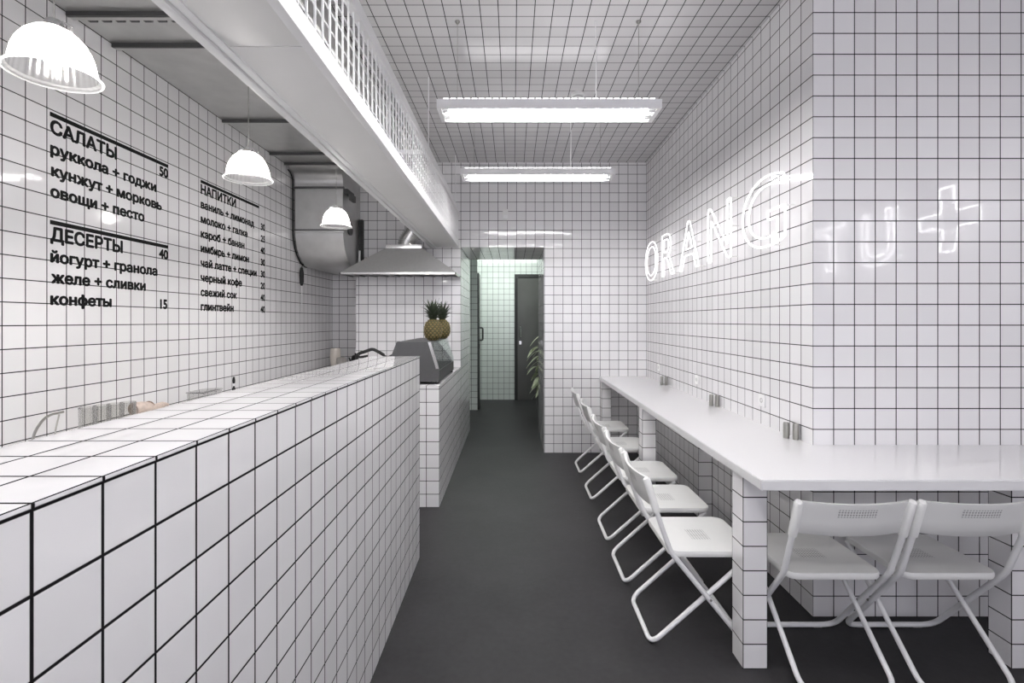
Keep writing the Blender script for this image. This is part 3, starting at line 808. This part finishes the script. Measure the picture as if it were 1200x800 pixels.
# ================================================================== DISPLAY CASE, PINEAPPLES, HOSE
t = thing('display_case', 'grey steel countertop display case with sloping glass front on the low counter', 'display case', (0, 0, 0))
y0, y1 = 3.86, 4.86; z0 = LH+0.022
prof = [(-0.575, z0), (-0.575, z0+0.085), (-0.582, z0+0.13), (-0.640, 1.257), (-0.905, 1.257), (-0.965, 1.10), (-0.965, z0)]
b = MB(); b.prism(prof, 'y', y0, y0+0.022); b.done('side_panel', M['grey_steel'], t, smooth=False)
b = MB(); b.prism([(-0.577, z0+0.086), (-0.582, z0+0.13), (-0.640, 1.257), (-0.905, 1.257), (-0.965, 1.10), (-0.965, z0+0.086)], 'y', y1-0.006, y1); b.done('side_glass', M['display_glass'], t, smooth=False)
b = MB(); b.prism([(-0.905, 1.257), (-0.645, 1.257), (-0.645, 1.247), (-0.90, 1.247)], 'y', y0+0.022, y1-0.022); b.done('top_panel', M['grey_steel'], t, smooth=False)
b = MB(); b.prism([(-0.577, z0), (-0.577, z0+0.085), (-0.965, z0+0.085), (-0.965, z0)], 'y', y0+0.022, y1-0.022); b.done('base_tray', M['grey_steel'], t, smooth=False)
b = MB(); b.prism([(-0.965, z0+0.085), (-0.965, 1.10), (-0.905, 1.247), (-0.900, 1.247), (-0.958, 1.10), (-0.958, z0+0.085)], 'y', y0+0.022, y1-0.022); b.done('back_panel', M['grey_steel'], t, smooth=False)
b = MB(); b.prism([(-0.577, z0+0.088), (-0.585, z0+0.13), (-0.642, 1.247), (-0.647, 1.247), (-0.590, z0+0.13), (-0.583, z0+0.088)], 'y', y0+0.022, y1-0.022); b.done('sloping_glass', M['display_glass'], t, smooth=False)
b = MB(); b.prism([(-0.575, z0+0.10), (-0.582, z0+0.13), (-0.640, 1.257), (-0.662, 1.257), (-0.605, z0+0.125), (-0.600, z0+0.10)], 'y', y0-0.004, y0); b.done('trim_strip', M['hood_edge'], t, smooth=False)
b = MB()
for x in (-0.60, -0.94):
    for y in (y0+0.06, y1-0.06): b.lathe([(0.018, LH), (0.018, z0)], (x, y, 0), 12).caps()
b.done('foot', M['black'], t)
b = MB(); b.box((-0.94, y0+0.03, z0+0.14), (-0.68, y1-0.03, z0+0.148)); b.done('shelf', M['white_paint'], t, smooth=False)
PZ = 1.257
def make_pineapple():
    t = thing('pineapple', '', 'pineapple', (0, 0, 0), group='pineapples on the display case')
    H, RR = 0.180, 0.073
    def rad(z):
        u = (z/H)*2-1; return RR*max(0.0, (1-abs(u)**2.6))**0.5*(1-0.06*u)
    b = MB(); b.lathe([(max(rad(H*k/22), 0.0005) if 0 < k < 22 else 0.03, H*k/22) for k in range(23)], seg=28).caps(); b.done('fruit', M['pine'], t)
    b = MB(); nr, na = 10, 13
    for r in range(nr):
        z = H*(0.07+0.86*r/(nr-1)); rr = rad(z)
        for k in range(na):
            a = 2*PI*(k+0.5*(r % 2))/na
            c = Vector((rr*math.cos(a), rr*math.sin(a), z))
            nrm = Vector((math.cos(a), math.sin(a), 0.5*((z/H)*2-1))).normalized()
            ta = Vector((-math.sin(a), math.cos(a), 0)); tb = nrm.cross(ta)
            sa = rr*PI/na*0.74; sb = H/nr*0.52
            v = [b.bm.verts.new(c+ta*(sa*x)+tb*(sb*y)+nrm*0.001) for x, y in ((1, 0), (0.5, 0.6), (0, 1), (-0.5, 0.6), (-1, 0), (-0.5, -0.6), (0, -1), (0.5, -0.6))]
            tip = b.bm.verts.new(c+nrm*0.0065)
            for i in range(8): b.face([v[i], v[(i+1) % 8], tip])
    b.done('eyes', M['pine_eye'], t)
    b = MB(); rnd = random.Random(3)
    for ring_, (n, tilt, ln) in enumerate(((12, 0.9, 0.11), (13, 0.74, 0.14), (12, 0.56, 0.155), (10, 0.38, 0.16), (7, 0.18, 0.155))):
        for k in range(n):
            a = 2*PI*(k+0.5*(ring_ % 2)+rnd.uniform(-0.2, 0.2))/n; d = Vector((math.cos(a), math.sin(a), 0)); sd = Vector((-math.sin(a), math.cos(a), 0))
            base = Vector((0, 0, H-0.012+0.010*ring_))+d*0.014; L_ = ln*rnd.uniform(0.85, 1.1)
            prev = None
            for s in range(6):
                u = s/5; tl = tilt*(0.55+0.75*u)
                p = base+d*(L_*u*math.sin(tl))+Vector((0, 0, L_*u*math.cos(tl)*(1-0.1*u)))
                wd = 0.0145*(1-u)**0.7+0.0005
                cur = [b.bm.verts.new(p-sd*wd), b.bm.verts.new(p-d*0.003*(1-u)), b.bm.verts.new(p+sd*wd), b.bm.verts.new(p+d*0.0016)]
                if prev:
                    for i in range(4): b.face([prev[i], prev[(i+1) % 4], cur[(i+1) % 4], cur[i]])
                prev = cur
    b.done('crown', M['crown'], t)
    return t
q0 = make_pineapple(); q0.location = (-0.668, 4.15, PZ); q0['label'] = 'pineapple standing in front on the display case'
q1 = dup(q0); q1.rotation_euler = (0, 0, 1.1); q1['label'] = 'pineapple half hidden behind the other one on the display case'
q1.location = (-0.655, 4.60, PZ)
t = thing('grill_hose', 'black curved hose arching behind the end of the tall counter', 'hose', (0, 0, 0))
b = MB()
hp = fillet([(-1.30, 4.20, LH+0.03), (-1.31, 4.2, LH+0.10), (-1.325, 4.2, 1.14), (-1.24, 4.2, 1.165), (-1.19, 4.2, 1.185), (-1.12, 4.2, 1.15), (-1.07, 4.2, 1.115), (-1.03, 4.2, 1.125), (-1.0, 4.2, 1.15), (-0.955, 4.2, 1.15)], 0.05, 5)
b.tube(hp, [0.014]*(len(hp)//2+6)+[0.008]*(len(hp)-len(hp)//2-6), 10); b.done('hose', M['black'], t)
b = MB(); b.lathe([(0.03, LH), (0.03, LH+0.02), (0.02, LH+0.035), (0.0, LH+0.036)], (-1.30, 4.20, 0), 16); b.done('hose_base', M['black'], t)
b = MB(); b.tube([(-1.325, 4.2, 1.14), (-1.29, 4.18, 1.115), (-1.22, 4.16, 1.125)], 0.011, 8); b.done('nozzle', M['black'], t)

# ================================================================== THINGS ON THE WORK COUNTERS
b = MB(); b.lathe([(0.0, 0.0), (0.036, 0.0), (0.040, 0.004), (0.050, 0.08), (0.056, 0.17), (0.052, 0.25), (0.048, 0.26), (0.044, 0.25), (0.046, 0.17), (0.034, 0.02), (0.0, 0.018)], seg=28)
tag(b.done('tall_vase', M['ceramic'], loc=(-1.95, 5.45, WH)), 'tall cream ceramic vase at the far end of the work counter', 'vase')
b = MB(); b.lathe([(0.0, 0.0), (0.045, 0.0), (0.05, 0.01), (0.05, 0.15), (0.045, 0.165), (0.04, 0.165), (0.04, 0.03), (0.0, 0.03)], seg=24)
tag(b.done('stoneware_jar', M['stoneware'], loc=(-1.853, 5.36, WH)), 'grey jar beside the tall cream vase', 'jar')
t = thing('black_kettle', 'small black pot at the corner of the tiled hood wall', 'kettle', (-1.762, 5.55, WH))
b = MB(); b.lathe([(0.0, 0.0), (0.05, 0.0), (0.054, 0.02), (0.05, 0.12), (0.038, 0.17), (0.02, 0.18), (0.0, 0.182)], seg=24); b.done('body', M['black'], t)
b = MB(); b.lathe([(0.0, 0.18), (0.008, 0.182), (0.011, 0.195), (0.006, 0.203), (0.0, 0.204)], seg=14); b.done('lid_knob', M['black'], t)
b = MB(); b.tube([(-0.048, 0, 0.09), (-0.068, 0, 0.14), (-0.075, 0, 0.15)], [0.012, 0.008, 0.007], 8); b.done('spout', M['black'], t)

def glass_jar(label, loc, H=0.172, R0=0.033):
    t = thing('glass_tumbler', label, 'glass', loc, group='ribbed glasses behind the counter')
    o = [(0.0, 0.0), (R0*0.86, 0.0), (R0*0.9, 0.004), (R0, H), (R0-0.003, H+0.001), (R0*0.86-0.002, 0.014), (0.0, 0.012)]
    b = MB(); b.lathe(o, seg=48, ripple=0.02, nrip=24); b.done('bowl', M['glass'], t); return t
g = [('leftmost upright ribbed glass of the row behind the counter', (-1.89, 2.205, WH)),
     ('second ribbed glass from the left behind the counter', (-1.885, 2.275, WH)),
     ('third ribbed glass from the left behind the counter', (-1.88, 2.345, WH)),
     ('last ribbed glass of the row, next to the beige bundle', (-1.875, 2.415, WH))]
for i, (lab, loc) in enumerate(g):
    glass_jar(lab, loc, 0.178-0.004*i)
t = thing('wire_handle', 'thin curved grey wire handle standing left of the ribbed glasses', 'handle', (-1.94, 2.09, WH))
b = MB(); b.tube(fillet([(-0.02, -0.07, 0.0), (-0.02, -0.065, 0.10), (-0.01, -0.02, 0.165), (0.0, 0.05, 0.168)], 0.05, 8), 0.005, 8); b.tube(fillet([(0.02, -0.02, 0.0), (0.02, -0.01, 0.10), (0.0, 0.03, 0.16)], 0.05, 6), 0.003, 6)
b.done('wire', M['steel'], t)
b = MB(); b.lathe([(0.0, 0), (0.045, 0), (0.045, 0.006), (0.0, 0.008)], (0, -0.04, 0), 20); b.done('base', M['steel'], t)
# kraft bundle
t = thing('cloth_bundle', 'beige tapered cloth bundle tied with twine beside the ribbed glasses', 'bundle', (-1.90, 2.58, WH+0.0805))
b = MB(); rr = random.Random(5); pts = []; rad_ = []
for k in range(13):
    u = k/12; pts.append((0.012*math.sin(u*5), -0.10+0.27*u, 0.036-0.022*u+0.006*math.sin(u*9))); rad_.append((0.026*(1-u)**0.6+0.006)*(1+0.12*rr.uniform(-1, 1)))
b.tube(pts, rad_, 12); b.done('cloth', M['kraft'], t)
b = MB(); b.tube([(0.006+0.026*math.cos(a), 0.0, 0.033+0.026*math.sin(a)) for a in (2*PI*k/16 for k in range(16))], 0.005, 6, closed=True); b.done('twine', M['twine'], t)
b = MB(); b.box((-0.06, -0.10, 0.0), (0.06, 0.16, 0.080), 0.006); tag(b.done('wooden_block', M['ceramic'], loc=(-1.90, 2.58, WH)), 'low beige box under the cloth bundle', 'box')
# clear box
t = thing('clear_box', 'clear square plastic tub beyond the cloth bundle on the work counter', 'tub', (-1.95, 3.14, WH))
b = MB(); b.box((-0.05, -0.10, 0), (0.05, 0.10, 0.115), 0.004); b.done('tub', M['glass'], t)
b = MB(); b.box((-0.054, -0.104, 0.115), (0.054, 0.104, 0.123), 0.003); b.done('lid', M['glass'], t)
t = thing('pump_bottle', 'thin black pump bottle against the menu wall', 'bottle', (-2.06, 3.66, WH))
b = MB(); b.lathe([(0.0, 0), (0.012, 0), (0.012, 0.06), (0.006, 0.075), (0.006, 0.08), (0.0, 0.08)], seg=14); b.done('body', M['black'], t)
b = MB(); b.lathe([(0.0, 0.08), (0.004, 0.08), (0.004, 0.10), (0.0, 0.10)], seg=10); b.done('neck', M['white_paint'], t)
b = MB(); b.lathe([(0.0, 0.10), (0.008, 0.10), (0.010, 0.12), (0.007, 0.145), (0.0, 0.15)], seg=12); b.done('cap', M['black'], t)

# ================================================================== CORRIDOR PLANT
t = thing('potted_plant', 'potted plant with pale drooping leaves behind the doorway jamb', 'plant', (0.51, 7.35, 0.0))
b = MB(); b.lathe([(0.0, 0.0), (0.13, 0.0), (0.135, 0.01), (0.17, 0.30), (0.165, 0.31), (0.155, 0.30), (0.15, 0.27), (0.0, 0.27)], seg=28); b.done('pot', M['pot'], t)
b = MB(); b.lathe([(0.0, 0.285), (0.08, 0.282), (0.15, 0.272)], seg=20); b.done('soil', M['soil'], t)
rnd = random.Random(11)
stems = []
bs = MB(); bl = MB()
specs = [(-0.20, -0.15, 0.80), (-0.10, -0.1, 1.05), (0.04, 0.1, 1.25), (0.10, -0.14, 0.95), (-0.16, 0.05, 1.1), (0.0, 0.02, 1.3)]
for dx, dy, hh in specs:
    P = [Vector((dx*u*u*0.8, dy*u*u*0.8, 0.27+(hh-0.27)*u)) for u in (0, .2, .4, .6, .8, 1)]
    bs.tube(P, [0.010, 0.009, 0.008, 0.007, 0.006, 0.003], 7)
    for k in range(9):
        u = 0.22+0.78*k/8; i = min(4, int(u*5)); p = P[i].lerp(P[i+1], u*5-i)
        a = PI+rnd.uniform(-0.9, 0.9) if k % 2 else rnd.uniform(0, 2*PI)
        d = Vector((math.cos(a), math.sin(a), 0)); sd = Vector((-math.sin(a), math.cos(a), 0)); L_ = rnd.uniform(0.18, 0.27); prev = None
        for s in range(8):
            v_ = s/7; q = p+d*(L_*v_)+Vector((0, 0, L_*(0.35*v_-0.95*v_*v_)))
            wd = 0.042*math.sin(PI*min(1, v_*0.93+0.05))**0.8+0.001
            cur = [bl.bm.verts.new(q-sd*wd+Vector((0, 0, 0.006))), bl.bm.verts.new(q), bl.bm.verts.new(q+sd*wd+Vector((0, 0, 0.006)))]
            if prev:
                for j in range(2): bl.face([prev[j], prev[j+1], cur[j+1], cur[j]])
            prev = cur
bs.done('stems', M['stem'], t); bl.done('leaves', M['leaf'], t, norm=False)
